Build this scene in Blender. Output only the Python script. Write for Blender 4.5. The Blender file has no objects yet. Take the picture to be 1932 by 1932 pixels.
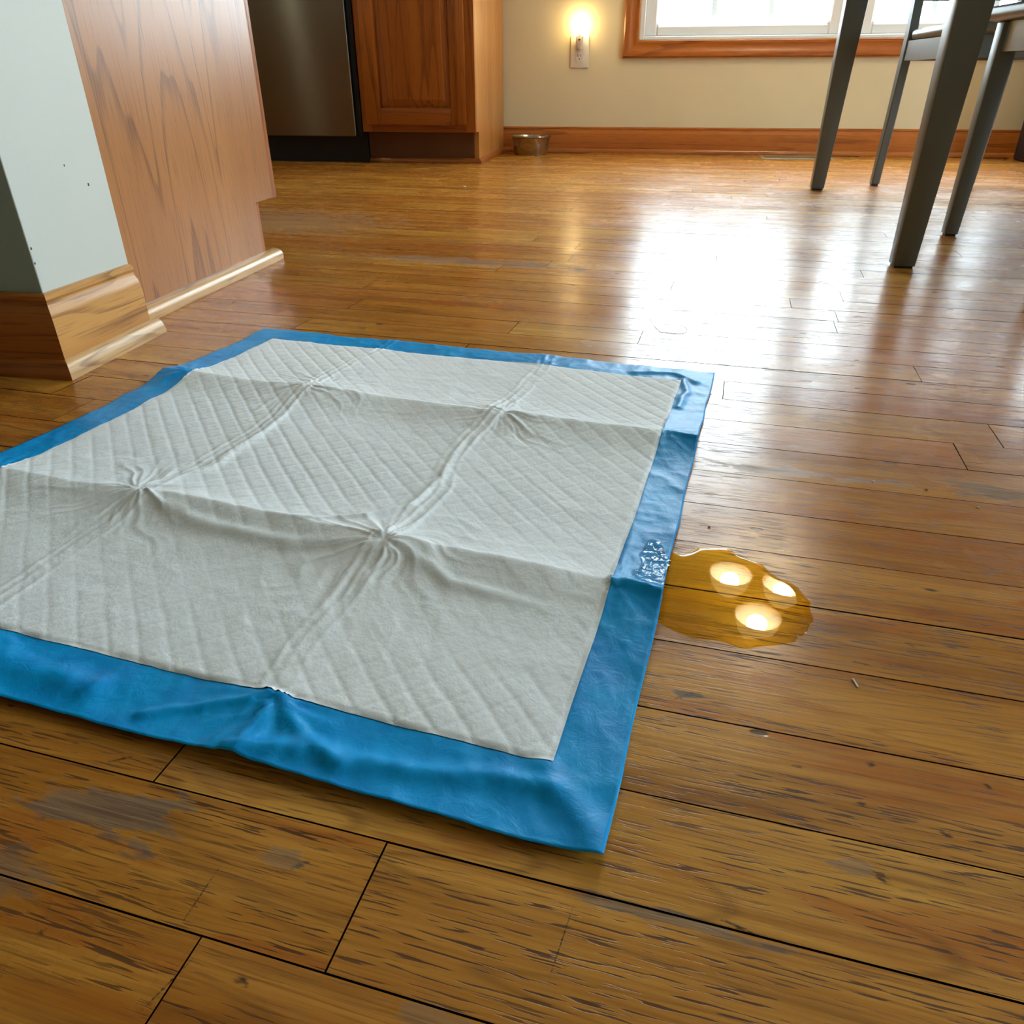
import bpy, bmesh, math, random
import numpy as np
from mathutils import Vector, Matrix
random.seed(7); RS = np.random.RandomState(11)
sc = bpy.context.scene
COL = sc.collection
R = math.radians
# ------------------------------------------------------------------ camera
CH = 0.29
th, ro, yw = R(30.1), R(-0.15), R(-9.9)
fw = Vector((math.sin(yw)*math.cos(th), math.cos(yw)*math.cos(th), -math.sin(th)))
r0 = Vector((math.cos(yw), -math.sin(yw), 0)); u0 = r0.cross(fw)
cr = r0*math.cos(ro)+u0*math.sin(ro); cu = -r0*math.sin(ro)+u0*math.cos(ro)
cam = bpy.data.cameras.new('camera'); cam.sensor_width = 36; cam.lens = 1410/1932*36
cam.clip_start = 0.01; cam.clip_end = 200
camo = bpy.data.objects.new('camera', cam); COL.objects.link(camo)
M = Matrix((cr, cu, -fw)).transposed().to_4x4(); M.translation = (0, 0, CH)
camo.matrix_world = M; sc.camera = camo
# ------------------------------------------------------------------ view and light
sc.view_settings.view_transform = 'Standard'; sc.view_settings.look = 'None'
sc.view_settings.gamma = 1; sc.view_settings.use_curve_mapping = False
sc.view_settings.exposure = 1.92
sc.cycles.use_denoising = True
sc.cycles.max_bounces = 6; sc.cycles.diffuse_bounces = 3; sc.cycles.glossy_bounces = 3
sc.cycles.use_adaptive_sampling = True; sc.cycles.adaptive_threshold = 0.05
sc.cycles.transparent_max_bounces = 12; sc.cycles.sample_clamp_indirect = 6
w = bpy.data.worlds.new('overcast_sky'); sc.world = w; w.use_nodes = True
bg = w.node_tree.nodes['Background']; bg.inputs[0].default_value = (0.79, 0.92, 1.0, 1); bg.inputs[1].default_value = 5.2
def portal(loc, rot, sx, sy):
    l = bpy.data.lights.new('window_portal', 'AREA'); l.shape = 'RECTANGLE'; l.size = sx; l.size_y = sy
    l.cycles.is_portal = True
    o = bpy.data.objects.new('window_portal', l); COL.objects.link(o); o.location = loc; o.rotation_euler = rot
portal((0.30, 3.93, 1.2), (R(-90), 0, 0), 0.8, 1.6)
portal((1.16, 3.93, 1.2), (R(-90), 0, 0), 0.8, 1.6)
portal((2.0, 3.93, 1.2), (R(-90), 0, 0), 0.8, 1.6)
portal((3.35, 1.3, 1.05), (0, R(90), 0), 2.1, 1.0)
# ------------------------------------------------------------------ helpers
def link(ob, parent=None):
    COL.objects.link(ob)
    if parent is not None: ob.parent = parent
    return ob
def tag(o, label=None, cat=None, group=None, kind=None):
    if label: o['label'] = label
    if cat: o['category'] = cat
    if group: o['group'] = group
    if kind: o['kind'] = kind
    return o
def empty(name, loc, rz=0):
    o = bpy.data.objects.new(name, None); o.location = loc; o.rotation_euler = (0, 0, rz)
    o.empty_display_size = 0.05
    return link(o)
def obj(name, bm, mat, parent=None, smooth=False, local=True):
    """one mesh object from a bmesh; with local=False the bmesh is in world space"""
    me = bpy.data.meshes.new(name)
    bmesh.ops.recalc_face_normals(bm, faces=bm.faces[:])
    if parent is not None and not local:
        bm.transform(pmat(parent).inverted())
    bm.to_mesh(me); bm.free()
    if smooth:
        me.shade_smooth()
    me.materials.append(mat)
    return link(bpy.data.objects.new(name, me), parent)
def pmat(p):
    m = Matrix.LocRotScale(p.location, p.rotation_euler, None)
    return pmat(p.parent) @ m if p.parent else m
def auto(o, ang=35):
    o.data.shade_smooth(); o.data.set_sharp_from_angle(angle=R(ang)); return o
def box(bm, x0, x1, y0, y1, z0, z1, bev=0.0, seg=1):
    v = [bm.verts.new(p) for p in ((x0,y0,z0),(x1,y0,z0),(x1,y1,z0),(x0,y1,z0),(x0,y0,z1),(x1,y0,z1),(x1,y1,z1),(x0,y1,z1))]
    f = [bm.faces.new([v[i] for i in q]) for q in ((0,3,2,1),(4,5,6,7),(0,1,5,4),(1,2,6,5),(2,3,7,6),(3,0,4,7))]
    if bev:
        es = list({e for q in f for e in q.edges})
        bmesh.ops.bevel(bm, geom=es, offset=bev, segments=seg, affect='EDGES', profile=0.5)
    return bm
def nbox(*a, **k):
    return box(bmesh.new(), *a, **k)
def extrude_profile(bm, prof, p0, p1, out, m0=0.0, m1=0.0):
    """sweep a profile (list of (depth, z)) from p0 to p1; out = 2D unit vector of depth; m0/m1 = mitre per unit depth"""
    p0 = Vector(p0); p1 = Vector(p1); d = (p1-p0).normalized(); o = Vector((out[0], out[1], 0))
    a = [bm.verts.new(p0 + o*q[0] + Vector((0,0,q[1])) - d*q[0]*m0) for q in prof]
    b = [bm.verts.new(p1 + o*q[0] + Vector((0,0,q[1])) + d*q[0]*m1) for q in prof]
    n = len(prof)
    for i in range(n):
        j = (i+1) % n
        bm.faces.new((a[i], a[j], b[j], b[i]))
    bm.faces.new(a[::-1]); bm.faces.new(b)
    return bm
def lathe(bm, prof, seg=48, c=(0,0,0)):
    rings = []
    for r, z in prof:
        if r < 1e-6: rings.append([bm.verts.new((c[0], c[1], c[2]+z))])
        else: rings.append([bm.verts.new((c[0]+r*math.cos(2*math.pi*k/seg), c[1]+r*math.sin(2*math.pi*k/seg), c[2]+z)) for k in range(seg)])
    for a, b in zip(rings, rings[1:]):
        for k in range(seg):
            l = (k+1) % seg
            if len(a) == 1 and len(b) == 1: continue
            if len(a) == 1: bm.faces.new((a[0], b[k], b[l]))
            elif len(b) == 1: bm.faces.new((a[k], a[l], b[0]))
            else: bm.faces.new((a[k], a[l], b[l], b[k]))
    return bm
def prism(bm, pts, axis, t0, t1):
    """polygon pts (2D) extruded along axis"""
    def mk(p, t):
        if axis == 'x': return (t, p[0], p[1])
        if axis == 'y': return (p[0], t, p[1])
        return (p[0], p[1], t)
    a = [bm.verts.new(mk(p, t0)) for p in pts]; b = [bm.verts.new(mk(p, t1)) for p in pts]
    n = len(pts)
    for i in range(n):
        bm.faces.new((a[i], a[(i+1) % n], b[(i+1) % n], b[i]))
    bm.faces.new(a[::-1]); bm.faces.new(b)
    return bm
def taper(bm, bot, top, z0, z1, bev=0.0):
    """bot / top = (x0,x1,y0,y1)"""
    v = []
    for q, z in ((bot, z0), (top, z1)):
        v += [bm.verts.new(p) for p in ((q[0],q[2],z),(q[1],q[2],z),(q[1],q[3],z),(q[0],q[3],z))]
    f = [bm.faces.new([v[i] for i in q]) for q in ((0,3,2,1),(4,5,6,7),(0,1,5,4),(1,2,6,5),(2,3,7,6),(3,0,4,7))]
    if bev:
        bmesh.ops.bevel(bm, geom=list({e for q in f for e in q.edges}), offset=bev, segments=2, affect='EDGES', profile=0.5)
    return bm
# ------------------------------------------------------------------ materials
class NT:
    def __init__(s, name):
        s.m = bpy.data.materials.new(name); s.m.use_nodes = True
        s.t = s.m.node_tree; s.n = s.t.nodes; s.l = s.t.links
        s.b = s.n['Principled BSDF']; s.out = s.n['Material Output']
    def add(s, kind, **kw):
        x = s.n.new(kind)
        for k, v in kw.items():
            if k.startswith('i_'):
                q = k[2:]; s.set(x, int(q) if q.isdigit() else q.replace('_', ' '), v)
            else: setattr(x, k, v)
        return x
    def set(s, x, inp, v):
        i = x.inputs[inp]
        if isinstance(v, bpy.types.NodeSocket): s.l.new(v, i)
        else: i.default_value = v
    def math(s, op, a, b=0.0, c=0.0, clamp=False):
        x = s.add('ShaderNodeMath', operation=op, use_clamp=clamp)
        s.set(x, 0, a); s.set(x, 1, b); s.set(x, 2, c); return x.outputs[0]
    def vec(s, op, a, b=(0,0,0)):
        x = s.add('ShaderNodeVectorMath', operation=op); s.set(x, 0, a); s.set(x, 1, b)
        return x.outputs['Value'] if op in ('LENGTH', 'DISTANCE', 'DOT_PRODUCT') else x.outputs[0]
    def comb(s, x, y, z):
        c = s.add('ShaderNodeCombineXYZ'); s.set(c, 0, x); s.set(c, 1, y); s.set(c, 2, z); return c.outputs[0]
    def sep(s, v):
        c = s.add('ShaderNodeSeparateXYZ'); s.set(c, 0, v); return c.outputs
    def noise(s, v, scale=1.0, detail=2.0, rough=0.5, dist=0.0):
        x = s.add('ShaderNodeTexNoise'); s.set(x, 'Vector', v); s.set(x, 'Scale', scale); s.set(x, 'Detail', detail)
        s.set(x, 'Roughness', rough); s.set(x, 'Distortion', dist); return x.outputs[0]
    def rng(s, v, a, b, c=0.0, d=1.0, smooth=True):
        x = s.add('ShaderNodeMapRange', interpolation_type='SMOOTHSTEP' if smooth else 'LINEAR')
        for i, q in enumerate((v, a, b, c, d)): s.set(x, i, q)
        return x.outputs[0]
    def ramp(s, v, stops):
        x = s.add('ShaderNodeValToRGB'); s.set(x, 0, v); e = x.color_ramp.elements
        for i, (p, c) in enumerate(stops):
            q = e[i] if i < 2 else e.new(p)
            q.position = p; q.color = (*c, 1)
        return x.outputs[0]
    def mix(s, f, a, b, mode='MIX'):
        x = s.add('ShaderNodeMix', data_type='RGBA', blend_type=mode); s.set(x, 0, f)
        for i, q in ((6, a), (7, b)):
            if not isinstance(q, bpy.types.NodeSocket): q = (*q, 1) if len(q) == 3 else q
            s.set(x, i, q)
        return x.outputs[2]
    def bump(s, h, strength=0.3, dist=0.001, normal=None):
        x = s.add('ShaderNodeBump'); s.set(x, 'Height', h); s.set(x, 'Strength', strength); s.set(x, 'Distance', dist)
        if normal is not None: s.set(x, 'Normal', normal)
        s.set(s.b, 'Normal', x.outputs[0]); return x.outputs[0]
    def p(s, **k):
        for q, v in k.items():
            q = q.replace('_', ' ')
            if isinstance(v, tuple) and len(v) == 3 and q != 'Normal': v = (*v, 1)
            s.set(s.b, q, v)
        return s
def plain(name, col, rough=0.5, metal=0.0, bumps=0.0, bscale=300, var=0.0, spec=0.5):
    t = NT(name); g = t.add('ShaderNodeNewGeometry').outputs['Position']
    n = t.noise(g, bscale, 3)
    c = t.mix(t.rng(t.noise(g, 6, 3), .3, .7), tuple(x*(1-var) for x in col), tuple(min(1, x*(1+var)) for x in col))
    t.p(Base_Color=c, Roughness=rough, Metallic=metal); t.set(t.b, 'Specular IOR Level', spec)
    if bumps: t.bump(n, bumps, 0.0005)
    return t.m
# ------------------------------------------------------------------ floor board material
PA = R(-5.7)
def floor_mat(name='oak_floorboards'):
    t = NT(name)
    pos = t.add('ShaderNodeNewGeometry').outputs['Position']
    x = t.add('ShaderNodeVectorRotate', rotation_type='Z_AXIS'); t.set(x, 0, pos); t.set(x, 'Angle', -PA)
    s_, n_, _ = t.sep(x.outputs[0])
    pid = t.add('ShaderNodeAttribute', attribute_name='pid').outputs['Fac']
    off = t.math('MULTIPLY', pid, 61.0)
    def crd(a, b): return t.comb(t.math('MULTIPLY_ADD', s_, a, off), t.math('MULTIPLY', n_, b), off)
    # plank tone
    tone = t.ramp(pid, [(0, (.43,.125,.012)), (.18, (.60,.25,.026)), (.4, (.50,.17,.017)), (.55, (.74,.38,.060)), (.72, (.56,.21,.020)), (.86, (.47,.12,.016)), (1, (.66,.29,.034))])
    broad = t.noise(crd(2.2, 38), 1, 3, .55, .3)
    c = t.mix(t.rng(broad, .35, .68), t.mix(.5, tone, (.30,.095,.010)), t.mix(.25, tone, (.85,.48,.10)))
    fine = t.noise(crd(9, 420), 1, 3, .6)
    c = t.mix(t.rng(fine, .35, .75, 0, .5), c, (.24,.085,.016))
    red = t.noise(crd(7, 30), 1, 3, .6, .5)
    c = t.mix(t.rng(red, .52, .68, 0, .6), c, (.40,.10,.010))
    c = t.mix(t.rng(t.noise(crd(3.1, 21), 1, 4, .65, .6), .56, .70, 0, .55), c, (.17,.055,.010))
    pore = t.noise(crd(42, 820), 1, 1.5, .5, .15)
    porem = t.rng(pore, .57, .63)
    dens = t.rng(t.noise(crd(5, 55), 1, 2), .34, .58, .15, 1.0)
    porem = t.math('MULTIPLY', porem, dens)
    c = t.mix(t.math('MULTIPLY', porem, .85), c, (.055,.018,.006))
    # cathedral figure, faint darker contour lines
    fig = t.noise(crd(.55, 15), 1, 1, .4, .1)
    ln = t.math('ABSOLUTE', t.math('SINE', t.math('MULTIPLY', fig, 95)))
    c = t.mix(t.rng(ln, .30, .0, 0, .32), c, (.10,.034,.008))
    # gouges and nail holes
    vor = t.add('ShaderNodeTexVoronoi', feature='F1'); t.set(vor, 'Vector', t.comb(t.math('MULTIPLY', s_, 9), t.math('MULTIPLY', n_, 26), 0.0)); t.set(vor, 'Scale', 2.0)
    gd = t.math('ADD', vor.outputs['Distance'], t.math('MULTIPLY', t.noise(crd(60, 120), 1, 3), .22))
    pick = t.sep(vor.outputs['Color'])[0]
    goug = t.math('MULTIPLY', t.rng(gd, .225, .18), t.rng(pick, .72, .74))
    c = t.mix(t.math('MULTIPLY', goug, .9), c, (.035,.022,.018))
    # worn grey patches where the finish has gone: each has its own place and size
    pn = t.noise(t.comb(t.math('MULTIPLY', s_, 22), t.math('MULTIPLY', n_, 70), 0), 1, 4, .65)
    worn = None
    for (px_, py_, rs_, rn_, k) in ((-.222,.193,.042,.016,1.0),(-.250,.160,.035,.010,.7),(.295,.592,.050,.016,.95),(.13,.60,.10,.008,.6),(-.335,1.383,.24,.035,.75),(-.90,1.75,.35,.20,.7),(.043,.314,.012,.004,1.0),(.11,.221,.010,.005,.6),(-.13,.182,.014,.006,.6),(.03,.185,.055,.004,.8),(-.04,.131,.03,.005,.5)):
        ca, sa = math.cos(PA), math.sin(PA); ps, pq = px_*ca+py_*sa, -px_*sa+py_*ca
        a = t.math('DIVIDE', t.math('SUBTRACT', s_, ps), rs_); b = t.math('DIVIDE', t.math('SUBTRACT', n_, pq), rn_)
        d = t.math('SQRT', t.math('ADD', t.math('MULTIPLY', a, a), t.math('MULTIPLY', b, b)))
        d = t.math('ADD', d, t.math('MULTIPLY', t.math('SUBTRACT', pn, .5), 3.4))
        q = t.rng(d, .95, .6, 0, k)
        worn = q if worn is None else t.math('MAXIMUM', worn, q)
    mark = None; mn = t.noise(t.comb(t.math('MULTIPLY', s_, 300), t.math('MULTIPLY', n_, 900), 0), 1, 3, .6)
    for (ms, mq, ra, rb, an) in ((.0107,.3159,.0102,.0021,.57),(.0964,.2283,.0059,.0032,-.58),(-.2248,.115,.003,.0021,1.39),(-.1383,.1203,.0052,.0021,-.12),(-.1415,.1685,.0051,.0021,.7),(.0525,.2603,.0127,.0013,-.02),(.0664,.2807,.0049,.0016,-.04),(.1001,.2914,.0035,.0027,.05),(.1519,.2916,.0036,.0021,-1.04),(.1272,.2585,.0048,.0021,-.16),(.1046,.3682,.0081,.0013,-.16),(.1345,.3935,.0045,.0021,-.57),(-.2557,.1966,.009,.0011,.59),(.0932,.2656,.0037,.0021,-.06),(.0394,.1905,.0107,.0013,-.2),
                              (-.174,.146,.0005,.017,.0),(-.027,.166,.0005,.021,-.1),(-.164,.113,.0006,.016,-.3)):
        ds = t.math('SUBTRACT', s_, ms); dn = t.math('SUBTRACT', n_, mq); c_, q_ = math.cos(an), math.sin(an)
        a = t.math('MULTIPLY_ADD', ds, c_/ra, t.math('MULTIPLY', dn, q_/ra)); b = t.math('MULTIPLY_ADD', ds, -q_/rb, t.math('MULTIPLY', dn, c_/rb))
        d = t.math('ADD', t.math('MULTIPLY_ADD', a, a, t.math('MULTIPLY', b, b)), t.math('MULTIPLY', mn, 2.6))
        q = t.rng(d, 2.0, 1.1, 0, .92)
        mark = q if mark is None else t.math('MAXIMUM', mark, q)
    c = t.mix(mark, c, (.030,.022,.020))
    gcol = t.mix(t.rng(fine, .35, .65), (.27,.20,.13), (.10,.07,.05))
    c = t.mix(t.math('MULTIPLY', worn, .85), c, gcol)
    # general scuffs, slow brightness change
    slow = t.noise(pos, 1.7, 3)
    c = t.mix(t.rng(slow, .40, .62, 0.0, .25), c, (.30,.11,.02))
    nz = t.sep(t.add('ShaderNodeNewGeometry').outputs['True Normal'])[2]
    side = t.rng(nz, .9, .6, 0, 1)
    c = t.mix(side, c, (.012,.006,.003))
    rough = t.rng(t.noise(pos, 5, 4, .6), .3, .7, .19, .29)
    rough = t.math('ADD', rough, t.math('MULTIPLY', worn, .30)); rough = t.math('ADD', rough, t.math('MULTIPLY', porem, .25)); rough = t.math('ADD', rough, side)
    t.set(t.b, 'Specular IOR Level', t.math('MULTIPLY_ADD', side, -.5, .5))
    t.p(Base_Color=c, Roughness=rough, IOR=1.37)
    cup = t.noise(crd(2.5, 16), 1, 2)
    h = t.math('ADD', t.math('MULTIPLY', porem, -.30), t.math('MULTIPLY', fine, -.30))
    h = t.math('ADD', h, t.math('MULTIPLY', goug, -1.0))
    n1 = t.add('ShaderNodeBump'); t.set(n1, 'Height', cup); t.set(n1, 'Strength', .16); t.set(n1, 'Distance', .004)
    t.bump(h, .55, .0006, n1.outputs[0])
    return t.m
MFLOOR = floor_mat()
# generic oak: long axis 'x','y','z'
def oak(name, axis, light, dark, line, k=18.0, rough=0.35, cross=7.0, along=0.9, amt=.75, off=0.0):
    t = NT(name); pos = t.add('ShaderNodeNewGeometry').outputs['Position']
    x, y, z = t.sep(pos)
    sc_ = {'x': (along, cross, cross), 'y': (cross, along, cross), 'z': (cross, cross, along)}[axis]
    def crd(m, extra=0.0): return t.comb(t.math('MULTIPLY_ADD', x, sc_[0]*m, off), t.math('MULTIPLY_ADD', y, sc_[1]*m, off+extra), t.math('MULTIPLY', z, sc_[2]*m))
    f = t.noise(crd(1.0), 1, 1.5, .45, .15)
    ring = t.math('FRACT', t.math('MULTIPLY', f, k))
    ringl = t.math('MULTIPLY', t.rng(ring, .72, .95), t.rng(ring, 1.0, .96))
    s2 = {'x': (14, 380, 380), 'y': (380, 14, 380), 'z': (380, 380, 14)}[axis]
    fine = t.noise(t.comb(t.math('MULTIPLY', x, s2[0]), t.math('MULTIPLY', y, s2[1]), t.math('MULTIPLY', z, s2[2])), 1, 2, .5)
    c = t.mix(t.rng(t.noise(crd(.7, 5.0), 1, 2), .3, .7), dark, light)
    c = t.mix(t.math('MULTIPLY', ringl, t.rng(fine, .3, .6, .25, amt)), c, line)
    c = t.mix(t.rng(fine, .52, .70, 0, .45), c, line)
    t.p(Base_Color=c, Roughness=rough, IOR=1.48)
    t.bump(fine, .12, .0004)
    return t.m
M_PANEL = oak('oak_cabinet_end', 'z', (.44,.185,.052), (.34,.130,.034), (.17,.06,.02), k=20, rough=.30, cross=7.5, along=.75)
M_CABZ = oak('oak_cabinet_upright', 'z', (.36,.105,.012), (.27,.070,.008), (.13,.032,.006), cross=13, along=.7, k=8, rough=.35)
M_CABX = oak('oak_cabinet_rail', 'x', (.36,.105,.012), (.27,.070,.008), (.13,.032,.006), cross=13, along=.7, k=8, rough=.35)
M_SIDE = oak('oak_cabinet_side', 'z', (.52,.24,.065), (.44,.18,.04), (.26,.09,.02), cross=13, along=.7, k=8, rough=.35)
M_TRIMX = oak('oak_trim_lengthwise', 'x', (.46,.145,.022), (.36,.10,.014), (.18,.045,.008), cross=13, along=.6, k=8, rough=.3)
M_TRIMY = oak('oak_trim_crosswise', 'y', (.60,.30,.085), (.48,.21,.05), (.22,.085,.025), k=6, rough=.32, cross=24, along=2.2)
M_TRIMZ = oak('oak_trim_upright', 'z', (.46,.145,.022), (.36,.10,.014), (.18,.045,.008), cross=13, along=.6, k=8, rough=.3)
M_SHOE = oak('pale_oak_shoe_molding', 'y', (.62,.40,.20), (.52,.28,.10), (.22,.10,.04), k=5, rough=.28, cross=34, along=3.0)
M_KICK = plain('dark_toe_kick', (.12,.045,.014), .5, var=.15)
M_WALL = plain('warm_white_wall_paint', (.70,.61,.41), .55, bumps=.15, bscale=260, var=.015)
M_STUB = plain('white_wall_paint', (.58,.60,.55), .55, bumps=.15, bscale=260, var=.015)
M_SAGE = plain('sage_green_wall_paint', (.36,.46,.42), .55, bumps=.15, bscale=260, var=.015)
M_CEIL = plain('white_ceiling_paint', (.86,.86,.85), .8, bumps=.2, bscale=120)
M_VINYL = plain('white_vinyl_sash', (.80,.80,.80), .35)
M_PLATE = plain('ivory_plastic', (.78,.72,.62), .35)
M_DARK = plain('dark_slot', (.02,.015,.01), .6)
M_BLACK = plain('black_plastic', (.006,.010,.018), .5)
M_GREY = plain('grey_painted_wood', (.135,.155,.155), .38, bumps=.1, bscale=200, var=.06)
M_SEAT = plain('light_grey_painted_seat', (.17,.175,.165), .33, bumps=.08, bscale=200, var=.05)
M_BIN = plain('navy_plastic', (.008,.014,.035), .35)
M_COUNTER = plain('dark_speckled_counter', (.10,.09,.08), .2, var=.3)
M_VENT = plain('beige_enamel', (.36,.28,.17), .4)
M_SUB = plain('dark_gap_dirt', (.02,.012,.006), .9)
M_GROUND = plain('winter_lawn', (.30,.31,.24), .9, var=.15)
M_CRUMB = plain('pale_crumb', (.75,.68,.58), .7)
M_CRUMBD = plain('brown_crumb', (.28,.12,.04), .7)
M_BRASS = plain('brushed_nickel', (.6,.56,.5), .3, 1.0)
def mat_steel(name, col, rough, aniso=0.0, axis='z'):
    t = NT(name); pos = t.add('ShaderNodeNewGeometry').outputs['Position']; x, y, z = t.sep(pos)
    v = t.comb(t.math('MULTIPLY', x, 40), t.math('MULTIPLY', y, 40), t.math('MULTIPLY', z, 900)) if axis == 'x' else t.comb(t.math('MULTIPLY', x, 900), t.math('MULTIPLY', y, 900), t.math('MULTIPLY', z, 12))
    n = t.noise(v, 1, 2)
    t.p(Base_Color=col, Metallic=1.0, Roughness=t.rng(n, .3, .7, rough*.85, rough*1.15))
    if aniso:
        t.set(t.b, 'Anisotropic', aniso)
        t.set(t.b, 'Tangent', t.comb(0.0, 0.0, 1.0))
    if aniso: t.set(t.b, 'Roughness', 0.0); t.b.inputs['Roughness'].links and t.l.remove(t.b.inputs['Roughness'].links[0]); t.b.inputs['Roughness'].default_value = rough
    else: t.bump(n, .05, .0002)
    return t.m
M_DW = mat_steel('brushed_stainless_door', (.20,.19,.17), .27, 1.0, 'x')
M_BOWL = mat_steel('polished_steel_bowl', (.42,.38,.33), .16)
def mat_glass():
    t = NT('window_glass'); n = t.n
    tr = t.add('ShaderNodeBsdfTransparent'); gl = t.add('ShaderNodeBsdfGlossy'); t.set(gl, 'Roughness', 0.0)
    t.set(tr, 0, (.95,.97,.97,1))
    lw = t.add('ShaderNodeLayerWeight'); fz = t.math('MULTIPLY_ADD', t.math('POWER', lw.outputs['Facing'], 5), .96, .04)
    mx = t.add('ShaderNodeMixShader'); t.set(mx, 0, fz); t.l.new(tr.outputs[0], mx.inputs[1]); t.l.new(gl.outputs[0], mx.inputs[2])
    t.l.new(mx.outputs[0], t.out.inputs[0]); return t.m
M_GLASS = mat_glass()
def mat_liquid(name, tint, ior=1.36, bumps=0.0):
    t = NT(name)
    tr = t.add('ShaderNodeBsdfTransparent'); t.set(tr, 0, (*tint, 1)); gl = t.add('ShaderNodeBsdfGlossy'); t.set(gl, 'Roughness', 0.015)
    fr = t.add('ShaderNodeLayerWeight'); f0 = ((ior-1)/(ior+1))**2
    if bumps:
        pos = t.add('ShaderNodeNewGeometry').outputs['Position']
        b = t.add('ShaderNodeBump'); t.set(b, 'Height', t.noise(pos, 130, 2)); t.set(b, 'Strength', bumps); t.set(b, 'Distance', .003)
        t.set(gl, 'Normal', b.outputs[0]); t.set(fr, 'Normal', b.outputs[0])
    fz = t.math('MULTIPLY_ADD', t.math('POWER', fr.outputs['Facing'], 5), 1-f0, f0)
    mx = t.add('ShaderNodeMixShader'); t.set(mx, 0, fz); t.l.new(tr.outputs[0], mx.inputs[1]); t.l.new(gl.outputs[0], mx.inputs[2])
    t.l.new(mx.outputs[0], t.out.inputs[0]); return t.m
M_PUDDLE = mat_liquid('amber_liquid', (.93,.72,.17))
M_WET = mat_liquid('liquid_on_film', (.52,.74,.80), 1.45, .6)
def emis(name, col, s):
    t = NT(name); t.p(Base_Color=(0.9,0.85,0.7)); t.set(t.b, 'Emission Color', (*col, 1)); t.set(t.b, 'Emission Strength', s); return t.m
M_NIGHT = emis('lit_night_light_globe', (1.0, .72, .32), 9)
M_BULB = emis('lit_lamp_bulb', (1.0, .92, .76), 28)
M_SHADE = emis('glowing_frosted_shade', (1.0, .74, .30), 1.2)
def mat_film():
    t = NT('blue_plastic_film'); pos = t.add('ShaderNodeNewGeometry').outputs['Position']
    n = t.noise(pos, 26, 4, .6)
    c = t.mix(t.rng(n, .3, .7), (.001,.27,.70), (.002,.36,.82))
    t.p(Base_Color=c, Roughness=.40, IOR=1.38); t.set(t.b, 'Specular IOR Level', .3)
    cr_ = t.noise(pos, 95, 4, .65, .8)
    t.bump(cr_, .28, .0016)
    return t.m
M_FILM = mat_film()
def mat_core():
    t = NT('white_nonwoven_pad'); pos = t.add('ShaderNodeNewGeometry').outputs['Position']
    n = t.noise(pos, 420, 2)
    c = t.mix(t.rng(t.noise(pos, 9, 3), .3, .7), (.84,.90,.96), (.87,.92,.97))
    t.p(Base_Color=c, Roughness=.85); t.set(t.b, 'Specular IOR Level', .2)
    h = t.math('ADD', t.math('MULTIPLY', n, .3), t.noise(pos, 75, 4, .6, .6))
    t.bump(h, .45, .0012); return t.m
M_CORE = mat_core()
# ------------------------------------------------------------------ the room
XL, XR, YF, YB, ZC = -3.2, 3.2, -3.0, 3.75, 2.44
WZ0, WZ1 = 0.429, 1.97            # window opening
WX0, WX1 = -0.108, 2.4135
def struct(o, label=None): o['kind'] = 'structure'; (label and tag(o, label)); return o
bm = bmesh.new()
box(bm, XL-.15, WX0, YB, YB+.16, -.06, ZC); box(bm, WX1, XR+.15, YB, YB+.16, -.06, ZC)
box(bm, WX0, WX1, YB, YB+.16, -.06, WZ0); box(bm, WX0, WX1, YB, YB+.16, WZ1, ZC)
struct(obj('wall_back', bm, M_WALL), 'warm white painted wall with the window and the night light')
bm = bmesh.new()
box(bm, XR, XR+.14, YF, .8, -.06, ZC); box(bm, XR, XR+.14, 1.8, YB, -.06, ZC); box(bm, XR, XR+.14, .8, 1.8, 2.1, ZC)
struct(obj('wall_right', bm, M_WALL), 'plain wall on the dining side')
struct(obj('wall_left', nbox(XL-.14, XL, YF, YB, -.06, ZC), M_WALL), 'plain wall at the far left of the kitchen')
struct(obj('wall_front', nbox(XL-.14, XR+.14, YF-.14, YF, -.06, ZC), M_WALL), 'plain wall facing the window')
SX, SY0, SY1 = -.645, .725, .878
def wall_partition():
    o = obj('wall_partition', nbox(XL, SX, SY0, SY1, 0, ZC, bev=.0007), M_STUB)
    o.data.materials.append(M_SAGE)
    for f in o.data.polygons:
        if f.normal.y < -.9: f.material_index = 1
    struct(o, 'white painted end of the partition wall beside the oak cabinet')
    bm = bmesh.new()   # small nicks in the paint near the corner
    for (y, z, r_) in ((.843, .185, .0016), (.812, .208, .001), (.728, .135, .0014), (.727, .120, .0012)):
        box(bm, SX-.0002, SX+.0003, y-r_*.7, y+r_*.7, z-r_, z+r_, bev=.0002)
    tag(obj('paint_chip', bm, M_DARK, o), 'tiny dark chips in the white paint', kind='stuff')
wall_partition()
struct(obj('ceiling', nbox(XL-.14, XR+.14, YF-.14, YB+.16, ZC, ZC+.1), M_CEIL), 'flat white ceiling')
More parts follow.
